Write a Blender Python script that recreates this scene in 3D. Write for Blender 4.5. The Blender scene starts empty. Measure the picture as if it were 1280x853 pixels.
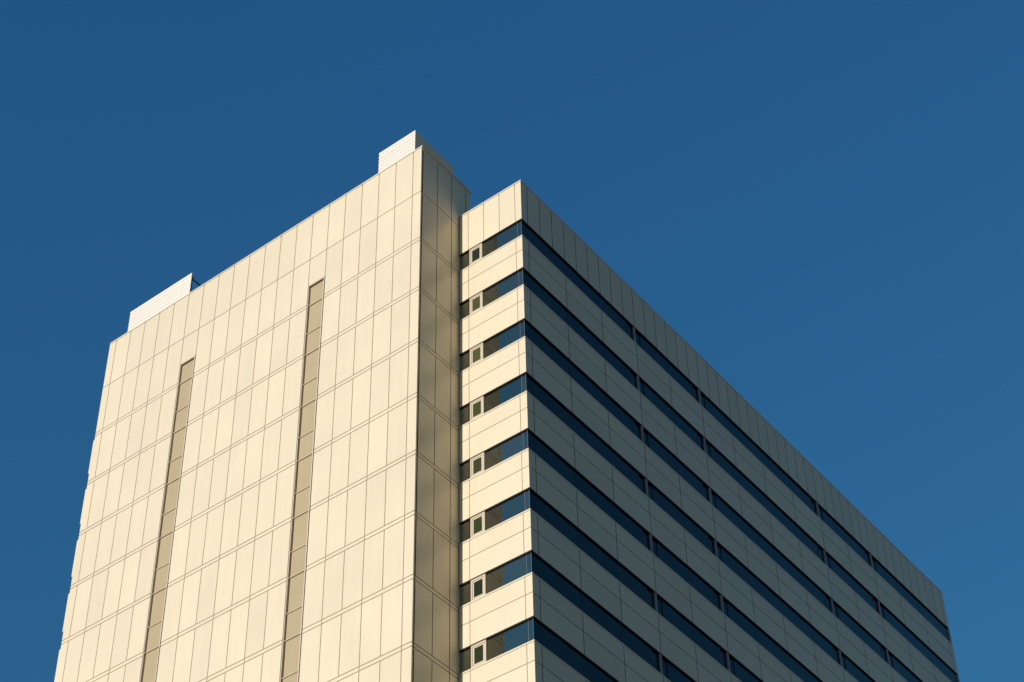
import bpy, bmesh, math, random
from mathutils import Vector
random.seed(7)
S = bpy.context.scene
COL = S.collection

# ------------------------------------------------------------------ sizes (metres), x along the sunlit face, y into the depth
ZT = 84.58                      # wing roof level above the street
FL = 3.80                       # floor to floor
PAR = 3.115                     # height of the wing's parapet
GL = 1.323                      # height of the window bands
JT = 1.139                      # sill to the joint in a spandrel
E = 0.564; BAY = 3.341; NB = 14 # shaded face: corner piece, bay, bays
LEN = 2*E + NB*BAY
EW = 0.4235; PW = 1.0835        # sunlit face of the wing
XS = -4.333; D = 3.327          # the tower's side wall and how far the tower stands forward
SX = 0.596; PP = 1.2562         # tower front: corner panel, panel
XL = XS - 2*SX - 19*PP          # tower's far left corner
YB = 1.04                       # tower's back
ZS = ZT + 3.054                 # tower top
R1 = ZT - 0.781; R2 = ZT - 4.458; DD = 0.244
ROWS = 21; DETAIL = 12
SILL0 = [ZT - PAR - k*FL - GL for k in range(ROWS+1)]
HEAD0 = [ZT - PAR - k*FL for k in range(ROWS+1)]
GAP = 0.050                     # open joints between cladding panels
TH = 0.060                      # cladding stands this far off the backing

# ------------------------------------------------------------------ mesh helper
class MB:
    def __init__(s): s.v = []; s.f = []
    def box(s, x0, x1, y0, y1, z0, z1):
        if x0 > x1: x0, x1 = x1, x0
        if y0 > y1: y0, y1 = y1, y0
        if z0 > z1: z0, z1 = z1, z0
        b = len(s.v)
        s.v += [(x0,y0,z0),(x1,y0,z0),(x1,y1,z0),(x0,y1,z0),(x0,y0,z1),(x1,y0,z1),(x1,y1,z1),(x0,y1,z1)]
        s.f += [[b+i for i in q] for q in ((0,3,2,1),(4,5,6,7),(0,1,5,4),(1,2,6,5),(2,3,7,6),(3,0,4,7))]
    def poly(s, pts):
        b = len(s.v); s.v += pts; s.f.append(list(range(b, b+len(pts))))
    def prism(s, prof, axis, a0, a1):
        """closed profile swept along x or y; prof holds (other axis, z)"""
        b = len(s.v); n = len(prof)
        for a in (a0, a1):
            for (u, z) in prof: s.v.append((a, u, z) if axis == 'x' else (u, a, z))
        for i in range(n):
            j = (i+1) % n
            s.f.append([b+i, b+j, b+n+j, b+n+i])
        s.f.append([b+i for i in range(n)][::-1]); s.f.append([b+n+i for i in range(n)])
    def bar(s, p, q, w):
        p = Vector(p); q = Vector(q); d = (q-p).normalized()
        u = d.cross(Vector((0.31,0.2,0.9))).normalized(); t = d.cross(u)
        b = len(s.v); k = 8
        for c in (p, q):
            for i in range(k):
                a = 2*math.pi*i/k
                s.v.append(tuple(c + (u*math.cos(a) + t*math.sin(a))*w))
        for i in range(k):
            j = (i+1) % k; s.f.append([b+i, b+j, b+k+j, b+k+i])
        s.f.append([b+i for i in range(k)][::-1]); s.f.append([b+k+i for i in range(k)])
    def build(s, name, mat, parent=None, bevel=0):
        me = bpy.data.meshes.new(name); me.from_pydata(s.v, [], s.f)
        bm = bmesh.new(); bm.from_mesh(me); bmesh.ops.recalc_face_normals(bm, faces=bm.faces); bm.to_mesh(me); bm.free()
        me.materials.append(mat)
        o = bpy.data.objects.new(name, me); COL.objects.link(o)
        if parent: o.parent = parent
        if bevel:
            m = o.modifiers.new('bevel', 'BEVEL'); m.width = bevel; m.segments = 2; m.limit_method = 'ANGLE'
        return o

def thing(name, label, cat, loc=(0,0,0), group=None):
    o = bpy.data.objects.new(name, None); COL.objects.link(o); o.location = loc
    o['label'] = label; o['category'] = cat
    if group: o['group'] = group
    return o

# ------------------------------------------------------------------ materials
def nodes(name):
    m = bpy.data.materials.new(name); m.use_nodes = True
    nt = m.node_tree; b = nt.nodes['Principled BSDF']
    return m, nt, b

def cladding(name, col, rough=0.34, vary=0.03, stain=0.10, wave=0.0):
    """painted metal panel: every panel a slightly different tone, faint rain streaks, slightly uneven sheet"""
    m, nt, b = nodes(name); N = nt.nodes.new; L = nt.links.new
    geo = N('ShaderNodeNewGeometry'); tc = N('ShaderNodeTexCoord')
    mp = N('ShaderNodeMapping'); mp.inputs['Scale'].default_value = (5.0, 5.0, 0.35); L(tc.outputs['Object'], mp.inputs[0])
    streak = N('ShaderNodeTexNoise'); streak.inputs['Scale'].default_value = 1.0; streak.inputs['Detail'].default_value = 5; L(mp.outputs[0], streak.inputs[0])
    cloud = N('ShaderNodeTexNoise'); cloud.inputs['Scale'].default_value = 0.35; cloud.inputs['Detail'].default_value = 4; L(tc.outputs['Object'], cloud.inputs[0])
    fine = N('ShaderNodeTexNoise'); fine.inputs['Scale'].default_value = 9; fine.inputs['Detail'].default_value = 4; L(tc.outputs['Object'], fine.inputs[0])
    def mth(op, a, bb):
        n = N('ShaderNodeMath'); n.operation = op
        for i, q in enumerate((a, bb)):
            if isinstance(q, (int, float)): n.inputs[i].default_value = q
            else: L(q, n.inputs[i])
        return n.outputs[0]
    r = mth('MULTIPLY', mth('SUBTRACT', geo.outputs['Random Per Island'], 0.5), vary*2)
    s1 = mth('MULTIPLY', mth('SUBTRACT', streak.outputs[0], 0.5), stain)
    s2 = mth('MULTIPLY', mth('SUBTRACT', cloud.outputs[0], 0.5), stain)
    s3 = mth('MULTIPLY', mth('SUBTRACT', fine.outputs[0], 0.5), stain*0.4)
    k = mth('ADD', mth('ADD', mth('ADD', r, s1), mth('ADD', s2, s3)), 1.0)
    vm = N('ShaderNodeVectorMath'); vm.operation = 'SCALE'; vm.inputs[0].default_value = col[:3]; L(k, vm.inputs['Scale'])
    L(vm.outputs[0], b.inputs['Base Color']); b.inputs['IOR'].default_value = 1.5; b.inputs['Specular Tint'].default_value = (1.0, 0.82, 0.5, 1)
    rr = mth('ADD', mth('MULTIPLY', cloud.outputs[0], 0.16), rough-0.08); L(rr, b.inputs['Roughness'])
    big = N('ShaderNodeTexNoise'); big.inputs['Scale'].default_value = 1.3; big.inputs['Detail'].default_value = 1; L(tc.outputs['Object'], big.inputs[0])
    bp = N('ShaderNodeBump'); bp.inputs['Strength'].default_value = 0.25; bp.inputs['Distance'].default_value = 0.03; L(big.outputs[0], bp.inputs['Height']); L(bp.outputs[0], b.inputs['Normal'])
    return m

def flat(name, col, rough=0.6, metal=0.0, noise=0.12, scale=3.0):
    m, nt, b = nodes(name); N = nt.nodes.new; L = nt.links.new
    tc = N('ShaderNodeTexCoord'); n = N('ShaderNodeTexNoise'); n.inputs['Scale'].default_value = scale; n.inputs['Detail'].default_value = 5
    L(tc.outputs['Object'], n.inputs[0])
    mr = N('ShaderNodeMapRange'); mr.inputs['To Min'].default_value = 1-noise; mr.inputs['To Max'].default_value = 1+noise; L(n.outputs[0], mr.inputs[0])
    vm = N('ShaderNodeVectorMath'); vm.operation = 'SCALE'; vm.inputs[0].default_value = col[:3]; L(mr.outputs[0], vm.inputs['Scale'])
    L(vm.outputs[0], b.inputs['Base Color']); b.inputs['Roughness'].default_value = rough; b.inputs['Metallic'].default_value = metal
    return m

def glass(name, body, ior=1.6, tint=(1,1,1,1), rough=0.015, wob=0.02, body2=None):
    """dark coated curtain wall glass: mirror-like, with the slight waviness of real panes"""
    m, nt, b = nodes(name); N = nt.nodes.new; L = nt.links.new
    b.inputs['Roughness'].default_value = rough
    geo = N('ShaderNodeNewGeometry'); inf = N('ShaderNodeObjectInfo'); ad = N('ShaderNodeMath'); ad.operation = 'ADD'
    L(geo.outputs['Random Per Island'], ad.inputs[0]); L(inf.outputs['Random'], ad.inputs[1])
    fr = N('ShaderNodeMath'); fr.operation = 'FRACT'; L(ad.outputs[0], fr.inputs[0])
    mx = N('ShaderNodeMix'); mx.data_type = 'RGBA'; L(fr.outputs[0], mx.inputs['Factor'])
    mx.inputs['A'].default_value = (*[c*0.35 for c in body], 1); mx.inputs['B'].default_value = (*(body2 or [c*1.7 for c in body]), 1)
    L(mx.outputs['Result'], b.inputs['Base Color'])
    b.inputs['IOR'].default_value = ior; b.inputs['Specular Tint'].default_value = tint
    tc = N('ShaderNodeTexCoord'); n = N('ShaderNodeTexNoise'); n.inputs['Scale'].default_value = 0.9; n.inputs['Detail'].default_value = 1
    L(tc.outputs['Object'], n.inputs[0])
    bp = N('ShaderNodeBump'); bp.inputs['Strength'].default_value = wob; bp.inputs['Distance'].default_value = 0.05
    L(n.outputs[0], bp.inputs['Height']); L(bp.outputs[0], b.inputs['Normal'])
    return m

PANEL = cladding('cream_panel_paint', (0.72, 0.610, 0.405))
TAN = cladding('tan_panel_paint', (0.41, 0.325, 0.18), rough=0.5, vary=0.05, stain=0.12)
WHITE = cladding('white_ribbed_metal', (0.75, 0.68, 0.56), rough=0.5, vary=0.0, stain=0.08)
SEAM = flat('shaded_joint_backing', (0.045, 0.033, 0.024), 0.9)  # darker copy of the joint backing for shaded faces, shade put into its colour
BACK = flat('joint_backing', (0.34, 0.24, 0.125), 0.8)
DARK = flat('dark_window_head', (0.012, 0.012, 0.013), 0.7)
STRIP = flat('pale_strip_frame', (0.58, 0.48, 0.325), 0.5)
DULL = flat('dull_aluminium', (0.13, 0.13, 0.125), 0.5)
METAL = flat('pale_aluminium', (0.27, 0.25, 0.225), 0.4)
COPING = cladding('coping_paint', (0.66, 0.58, 0.42), rough=0.5, vary=0.0)
FRAME = flat('cream_window_frame', (0.56, 0.46, 0.30), 0.45)
GLASS = glass('mirror_coated_glass', (0.018, 0.018, 0.014), ior=3.9, tint=(0.97, 0.94, 0.70, 1))
SIDEGLASS = glass('dimmed_side_glass', (0.004, 0.008, 0.008), ior=1.33, tint=(0.9, 1.0, 0.8, 1))  # shaded-face copy of the front glass, sky reflection dimmed in the material
PANE = glass('green_casement_glass', (0.03, 0.05, 0.03), ior=1.8, tint=(0.8, 1.0, 0.75, 1), body2=(0.075, 0.085, 0.025))
CLEAR = glass('clear_dark_glass', (0.003, 0.005, 0.007), ior=1.32, tint=(0.8, 0.95, 1.0, 1))
STEEL = flat('dark_steel', (0.05, 0.05, 0.055), 0.5)
ROOF = flat('roof_gravel', (0.30, 0.29, 0.27), 0.95)
CONC = flat('pale_concrete', (0.40, 0.39, 0.36), 0.9)

# ------------------------------------------------------------------ the building
B = thing('office_building', 'tall cream-panelled office building with dark window bands along its shaded side', 'building')

# backing volumes behind the panels
m = MB(); m.box(XL+TH, XS-0.13, -D+0.17, YB-TH, 0, ZS-0.25)
SJ = [XS-SX-PP*i for i in (5, 6, 13, 14)]                           # the two recessed strips
for a, b in ((XS-0.135, SJ[0]+0.05), (SJ[1]-0.05, SJ[2]+0.05), (SJ[3]-0.05, XL+TH+0.01)): m.box(b, a, -D+0.022, -D+0.172, 0.4, ZS-0.25)
for a, b in ((SJ[0], SJ[1]), (SJ[2], SJ[3])): m.box(b-0.048, a+0.048, -D+0.022, -D+0.172, R2+1.6, ZS-0.25)
m.build('tower_core', BACK, B)
m = MB(); m.box(XS-0.128, XS-0.016, -3.17+0.02, YB-TH-0.005, 0.4, ZS-0.25); m.build('side_backing', SEAM, B)
m = MB(); m.box(-27.5, -0.16, 0.16, LEN-0.16, 0, ZT-0.25)
m.build('wing_core', DARK, B)

g = GAP/2; gs = 0.029; gf = 0.020                                 # half joints: tower, wing's shaded side, wing's sunlit front
# tower front ---------------------------------------------------------------
xj = [XS, XS-SX] + [XS-SX-PP*i for i in range(1, 20)] + [XL]       # joints from right to left
strips = (6, 14)                                                    # panel index of the recessed strips (xj[i]..xj[i+1])
STOP = R2 + 1.53                                                    # head of the strips
m = MB()
zrows = [(ZS-0.12, R1)]
z = R1; k = 0
zrows.append((R1, R2))
while R2 - k*FL - DD > 0.4:
    zrows.append((R2-k*FL-DD, max(0.35, R2-(k+1)*FL))); k += 1
NF = k
yf = -D
for ri, (z1, z0) in enumerate(zrows):
    for i in range(len(xj)-1):
        a, b = xj[i+1], xj[i]
        if i == 0: b += g
        if i == len(xj)-2: a -= g
        if i in strips:
            if ri == 0: pass
            elif ri == 1: m.box(a+g, b-g, yf, yf+TH, STOP+0.02, z1-g); continue
            else: continue
        m.box(a+g, b-g, yf, yf+TH+(0.004 if 0 < i < 20 else -0.004), z0+g, z1-g)
# bands between the double joints, two panels long
runs = []
cur = [xj[0]+g]
for i in range(1, len(xj)-1):
    if i in strips: cur.append(xj[i]); runs.append(cur); cur = None
    elif i-1 in strips: cur = [xj[i]]
    elif i % 2 == 1: cur.append(xj[i]); runs.append(cur); cur = [xj[i]]
cur.append(xj[-1]-g); runs.append(cur)
for k in range(NF):
    for (b, a) in runs: m.box(a+g, b-g, yf, yf+TH-0.002, R2-k*FL-DD+g, R2-k*FL-g)
m.build('front_wall', PANEL, B)

# recessed window strips ----------------------------------------------------
for si in strips:
    a, b = xj[si+1]+0.07, xj[si]-0.085
    fr = MB()
    dep = 0.13
    fr.box(xj[si+1]+g, a, yf-0.012, yf+dep, 0.4, STOP)               # pale frame each side and at the head
    fr.box(b, xj[si]-g, yf-0.012, yf+dep, 0.4, STOP)
    fr.box(a, b, yf-0.010, yf+dep, STOP-0.10, STOP)
    st = fr.build('window_strip', STRIP, B)
    st['label'] = 'recessed strip of tan panels running down the sunlit front'
    edges = [STOP-0.10]
    for k in range(NF):
        edges.append(R2 - k*FL - 0.10); edges.append(R2 - k*FL - 2.28)
    low = MB(); lowu = False
    for n in range(len(edges)-1):
        z1, z0 = edges[n], edges[n+1]
        if z0 < 0.5: break
        mb = MB() if n < 24 else low
        inset = 0.085 if n % 2 == 0 else 0.10
        mb.box(a+0.055, b, yf+inset, yf+dep+0.02, z0+0.03, z1-(0.09 if n == 0 else 0.03))
        if n < 24:
            mb.build('infill_panel', TAN, st)
            r = MB(); r.box(a, b, yf+0.035, yf+dep, z0-0.02, z0+0.02); r.build('glazing_bar', STRIP, st)
        else:
            mb.box(a, b, yf+0.035, yf+dep, z0-0.028, z0+0.028); lowu = True
    if lowu: low.build('infill_panel', TAN, st)

# tower side wall -----------------------------------------------------------
m = MB()
yj = [-D+TH+0.006, -3.17, -1.90, -0.66, 0.60, YB]
for ri, (z1, z0) in enumerate(zrows):
    for i in range(5):
        dx = 0.03 if i == 0 else 0.0
        m.box(XS-TH-0.003, XS-dx, yj[i]+g, yj[i+1]-g, z0+g, z1-g)
for k in range(NF):
    for (i0, i1) in ((0, 1), (1, 3), (3, 5)):
        m.box(XS-TH-0.001, XS-(0.03 if i0 == 0 else 0.0), yj[i0]+g, yj[i1]-g, R2-k*FL-DD+g, R2-k*FL-g)
m.build('side_wall', PANEL, B)

# tower left end and back ---------------------------------------------------
m = MB()
m.box(XL-0.0, XL+TH-0.003, -D+TH+0.01, YB, 0.35, ZS-0.12)
for k in range(-1, NF):
    z1 = R2 - k*FL - 0.5; z0 = z1 - 2.6
    if z0 < 0.4: break
    if k >= 0: m.box(XL-0.13, XL-0.002, -D+0.03, YB-0.1, z0, z1)
m.build('end_wall', PANEL, B)
m = MB()
for ri, (z1, z0) in enumerate(zrows):
    for i in range(0, len(xj)-1, 2):
        a = xj[min(i+2, len(xj)-1)]
        m.box(a+g, xj[i]-g, YB-TH+0.002, YB, z0+g, z1-g)
m.build('back_wall', PANEL, B)

# tower coping and roof -----------------------------------------------------
m = MB()
cz0, cz1 = ZS-0.12+0.01, ZS
m.box(XL-0.002, XS-0.353, -D-0.002, -D+0.35, cz0+0.012, cz1)
m.box(XS-0.35, XS+0.05, -D-0.004, YB+0.03, cz0+0.012, cz1)
m.box(XL-0.002, XL+0.35, -D+0.353, YB+0.03, cz0, cz1)
m.box(XL+0.353, XS-0.353, YB-0.35, YB+0.03, cz0, cz1)
m.build('coping', PANEL, B, 0.006)
m = MB(); m.box(XL+0.3, XS-0.3, -D+0.3, YB-0.3, ZS-0.32, ZS-0.2); m.build('roof', ROOF, B)

# wing parapet --------------------------------------------------------------
xw = [0.0, -EW, -EW-PW, -EW-2*PW, -EW-3*PW, XS+0.03]
yw = [0.0, E] + [E + BAY/3*i for i in range(1, 3*NB+1)] + [LEN]
m = MB()
zc = ZT-0.09
for i in range(5):
    m.box(xw[i+1]+gf, xw[i]-(gf if i else 0), 0, TH, HEAD0[0], zc-gf)
for i in range(len(yw)-1):
    m.box(-TH, 0, (yw[i]+gs) if i else TH+0.002, yw[i+1]-gs, HEAD0[0], zc-gf)
par = m.build('parapet', PANEL, B)
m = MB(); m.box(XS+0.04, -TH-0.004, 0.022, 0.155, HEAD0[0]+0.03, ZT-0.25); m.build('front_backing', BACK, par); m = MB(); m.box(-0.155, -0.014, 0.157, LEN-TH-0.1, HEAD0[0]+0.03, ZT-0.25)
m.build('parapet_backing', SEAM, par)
m = MB()
m.box(XS+0.03, 0.02, -0.02, 0.4, zc, ZT); m.box(-0.4, 0.02, 0.402, LEN+0.02, zc, ZT); m.box(-27.6, -0.402, LEN-0.38, LEN+0.02, zc, ZT)
m.build('coping', COPING, B, 0.006)
m = MB(); m.box(-27.4, -0.3, 0.3, LEN-0.3, ZT-0.3, ZT-0.2); m.build('roof', ROOF, B)
m = MB(); m.box(-27.6, -0.002, LEN-0.155, LEN-0.003, 0, zc-0.01); m.box(-27.6, -27.45, 1.2, LEN-0.16, 0, zc-0.01)
m.build('rear_wall', CONC, B)

# spandrels and window bands ------------------------------------------------
xs_ = [0.0, -EW, -EW-3*PW+0.02, XS+0.03]
ys_ = [0.0, E] + [E + BAY*i for i in range(1, NB+1)] + [LEN]
RG = 0.085                                                          # glass set back from the cladding
for k in range(ROWS):
    zs, zh = SILL0[k], HEAD0[k+1] if k < ROWS-1 else 0.3
    m = MB()
    levels = [(zs-0.09, zs-JT), (zs-JT, zh)]
    for (z1, z0) in levels:
        zz0 = z0+gf if z0 > zh + 0.01 else z0; zs0 = z0+gs*0.8 if z0 > zh + 0.01 else z0
        for i in range(3): m.box(xs_[i+1]+gf, xs_[i]-(gf if i else 0), 0, TH, zz0, z1-gf)
        for i in range(len(ys_)-1): m.box(-TH, 0, (ys_[i]+gs) if i else TH+0.002, ys_[i+1]-gs, zs0, z1-(gs*0.8 if z1 < zs-0.2 else gf))
    sp = m.build('spandrel', PANEL, B)
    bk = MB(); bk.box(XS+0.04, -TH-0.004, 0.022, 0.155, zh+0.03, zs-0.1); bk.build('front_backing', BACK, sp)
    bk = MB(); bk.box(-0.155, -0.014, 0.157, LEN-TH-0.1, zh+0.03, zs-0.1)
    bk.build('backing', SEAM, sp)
    sl = MB()                                                       # sill flashing, a hair proud of the panels
    sl.box(XS+0.03, 0.012, -0.012, 0.15, zs-0.09, zs); sl.box(-0.15, 0.012, 0.153, LEN-0.003, zs-0.09, zs)
    sl.build('sill', PANEL, sp, 0.004)
    # window band above this spandrel
    zt = HEAD0[k]; zb = zs
    hz0, hz1 = zb+0.004, zt-0.004
    gj = 0.006
    cx1, cx2 = -3.62, -2.745                                        # casement opening on the sunlit face
    hd = MB()                                                       # dark recess at the head, round the corner
    hd.box(XS+0.03, -0.008, 0.008, RG-0.004, zt-0.06, zt-0.002)
    hd.box(-RG+0.004, -0.008, RG-0.002, LEN-0.03, zt-0.06, zt-0.002)
    gb = hd.build('window_band', DARK, B)
    for (p0, p1) in ((XS+0.03, cx1), (cx2, -EW+0.06-gj), (-EW+0.06+gj, -RG)):
        f = MB(); f.box(p0, p1, RG, RG+0.02, hz0, hz1); f.build('front_pane', GLASS, gb)
    mull = [3, 5, 9, 11]
    cuts = []
    if k < DETAIL:
        for j in mull:
            c = E + BAY*j; cuts.append((c-0.80, c+0.64))
    ends = [RG+0.022] + [q for c in cuts for q in c] + [LEN-0.03]
    brk = [E + BAY*j for j in range(0, NB+1)]
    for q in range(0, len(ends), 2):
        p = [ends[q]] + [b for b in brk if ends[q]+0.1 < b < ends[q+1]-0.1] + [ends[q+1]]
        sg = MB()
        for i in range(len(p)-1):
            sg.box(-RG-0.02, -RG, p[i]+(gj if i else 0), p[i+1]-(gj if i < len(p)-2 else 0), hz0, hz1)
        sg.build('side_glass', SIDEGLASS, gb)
    fm = MB()                                                       # casement: outer frame and sash
    fo = 0.02
    fm.box(cx1, cx1+0.085, fo, RG+0.02, hz0, zt-0.063); fm.box(cx2-0.085, cx2, fo, RG+0.02, hz0, zt-0.063)
    fm.box(cx1+0.085, cx2-0.085, fo, RG+0.02, zt-0.165, zt-0.063); fm.box(cx1+0.085, cx2-0.085, fo, RG+0.02, hz0, hz0+0.08)
    i0, i1, j0, j1 = cx1+0.095, cx2-0.095, hz0+0.09, zt-0.175
    w = 0.085; fi = 0.035
    fm.box(i0, i0+w, fi, RG+0.01, j0, j1); fm.box(i1-w, i1, fi, RG+0.01, j0, j1)
    fm.box(i0+w, i1-w, fi, RG+0.01, j1-w, j1); fm.box(i0+w, i1-w, fi, RG+0.01, j0, j0+w)
    fm.build('window_frame', FRAME, gb, 0.004)
    pm = MB(); pm.box(i0+w-0.004, i1-w+0.004, 0.06, 0.075, j0+w-0.004, j1-w+0.004)
    pm.build('window_pane', PANE, gb)
    if k < DETAIL:
        cp = MB(); cp.box(-RG-0.012, -RG+0.006, RG-0.006, RG+0.012, hz0, zt-0.063); cp.build('corner_post', DULL, gb)
        cp = MB(); cp.box(-EW+0.06-0.009, -EW+0.06+0.009, RG-0.004, RG+0.02, hz0, zt-0.063); cp.build('glazing_bar', DULL, gb)
        for j, (c0, c1) in zip(mull, cuts):
            c = E + BAY*j
            mm = MB(); mm.box(-RG-0.02, -0.012, c-0.11, c+0.04, hz0, zt-0.063); mm.build('mullion', METAL, gb)
            for (p0, p1) in ((c0+0.07, c-0.125), (c+0.055, c1-0.03)):
                pn = MB(); pn.box(-RG-0.06, -RG-0.035, p0, p1, hz0, hz1); pn.build('narrow_pane', CLEAR, gb)
            bb = MB(); bb.box(-RG-0.03, -RG+0.012, c0, c0+0.065, hz0, zt-0.063); bb.build('pane_edge', STEEL, gb)
            bb = MB(); bb.box(-RG-0.03, -RG+0.004, c1-0.025, c1, hz0, zt-0.063); bb.build('pane_edge', STEEL, gb)

# ------------------------------------------------------------------ rooftop screens
def ribbed(mb, axis, at, a0, a1, z0, z1, out, n):
    """horizontal ribbed sheet: shallow trapezoid ribs, facing -y (axis x) or +x (axis y)"""
    p = (z1-z0)/n; prof = []
    d = 0.027*out
    for i in range(n):
        b = z0 + i*p
        prof += [(at, b), (at, b+0.16*p), (at+d, b+0.26*p), (at+d, b+0.9*p)]
    prof += [(at, z1), (at-0.04*out, z1), (at-0.04*out, z0)]
    mb.prism(prof, axis, a0, a1)

ys = -D + 0.8
zr = ZS - 0.2
t = thing('rooftop_screen', 'short white ribbed rooftop screen with long side return above the building\'s inner corner', 'roof screen', (-6.87, ys, zr))
def loc(o, t): o.matrix_parent_inverse = t.matrix_world.inverted() if False else o.matrix_parent_inverse; o.location = -Vector(t.location); return o
m = MB(); ribbed(m, 'x', ys, -8.24, -5.50, zr, ZT+6.05, -1, 10); loc(m.build('front_panel', WHITE, t), t)
m = MB(); ribbed(m, 'y', -5.545, ys+0.045, 0.95, zr, ZT+6.05, 1, 10); loc(m.build('side_panel', WHITE, t), t)
for x, y in ((-8.1, ys+0.14), (-5.75, ys+0.14), (-5.75, 0.8)):
    m = MB(); m.box(x-0.05, x+0.05, y-0.05, y+0.05, zr, ZT+5.9); loc(m.build('post', STEEL, t), t)

t2 = thing('rooftop_screen', 'long white ribbed rooftop screen propped from behind near the roof\'s left end', 'roof screen', (-26.2, ys, zr))
m = MB(); ribbed(m, 'x', ys, -28.88, -23.46, zr, ZT+6.09, -1, 10); loc(m.build('front_panel', WHITE, t2), t2)
for x in (-28.7, -26.9, -25.2, -23.56):
    m = MB(); m.box(x-0.05, x+0.05, ys+0.045, ys+0.15, zr, ZT+5.95); loc(m.build('post', STEEL, t2), t2)
    m = MB(); m.bar((x, ys+0.15, ZT+5.72), (x, ys+2.4, ZT+5.6), 0.05); loc(m.build('brace', STEEL, t2), t2)
    m = MB(); m.box(x-0.05, x+0.05, ys+2.4, ys+2.5, zr, ZT+5.66); loc(m.build('post', STEEL, t2), t2)

# ------------------------------------------------------------------ ground
def struct(o): o['kind'] = 'structure'; return o
gm = flat('paved_plaza', (0.25, 0.165, 0.14), 0.9, 0, 0.25, 0.4)
m = MB(); m.poly([(-3000,-3000,0),(3000,-3000,0),(3000,3000,0),(-3000,3000,0)]); struct(m.build('ground', gm))
m = MB(); m.box(XL-8, 9, -D-9, LEN+9, 0.004, 0.13); struct(m.build('pavement', flat('paving', (0.30, 0.28, 0.25), 0.9, 0, 0.15, 0.8)))

# ------------------------------------------------------------------ light
ELEV, AZ = math.radians(15), math.radians(4.2)                       # sun in front of the sunlit face, a little to its left
to_sun = Vector((-math.sin(AZ)*math.cos(ELEV), -math.cos(AZ)*math.cos(ELEV), math.sin(ELEV)))
sd = bpy.data.lights.new('sun', 'SUN'); sd.energy = 4.25; sd.angle = math.radians(0.5); sd.color = (1.0, 0.96, 0.985)
so = bpy.data.objects.new('sun', sd); COL.objects.link(so); so.rotation_euler = to_sun.to_track_quat('Z', 'Y').to_euler(); so.location = (0, -120, 160)
W = bpy.data.worlds.new('World'); S.world = W; W.use_nodes = True
nt = W.node_tree; bg = nt.nodes['Background']
sky = nt.nodes.new('ShaderNodeTexSky'); sky.sky_type = 'NISHITA'; sky.sun_disc = False
sky.sun_elevation = ELEV; sky.sun_rotation = math.pi + AZ
sky.altitude = 0; sky.air_density = 3.5; sky.dust_density = 0.0; sky.ozone_density = 10.0
tint = nt.nodes.new('ShaderNodeVectorMath'); tint.operation = 'MULTIPLY'; tint.inputs[1].default_value = (0.44, 0.955, 1.47)   # deep dry-air blue
nt.links.new(sky.outputs[0], tint.inputs[0]); nt.links.new(tint.outputs[0], bg.inputs[0]); bg.inputs[1].default_value = 0.104

# ------------------------------------------------------------------ camera
cd = bpy.data.cameras.new('camera'); cam = bpy.data.objects.new('camera', cd); COL.objects.link(cam); S.camera = cam
cam.location = (42.3179, -57.7108, ZT-82.8809); cam.rotation_euler = (2.2834, 0.0035, 0.6743)
CAMROT = None
cd.sensor_width = 36; cd.lens = 2465.97/1280*36; cd.clip_end = 8000; cd.clip_start = 0.5
cd.shift_x = 50.624/1280; cd.shift_y = 162.247/1280

S.render.resolution_x = 1024; S.render.resolution_y = 682
S.view_settings.view_transform = 'Standard'; S.view_settings.look = 'None'; S.view_settings.exposure = 0; S.view_settings.gamma = 1
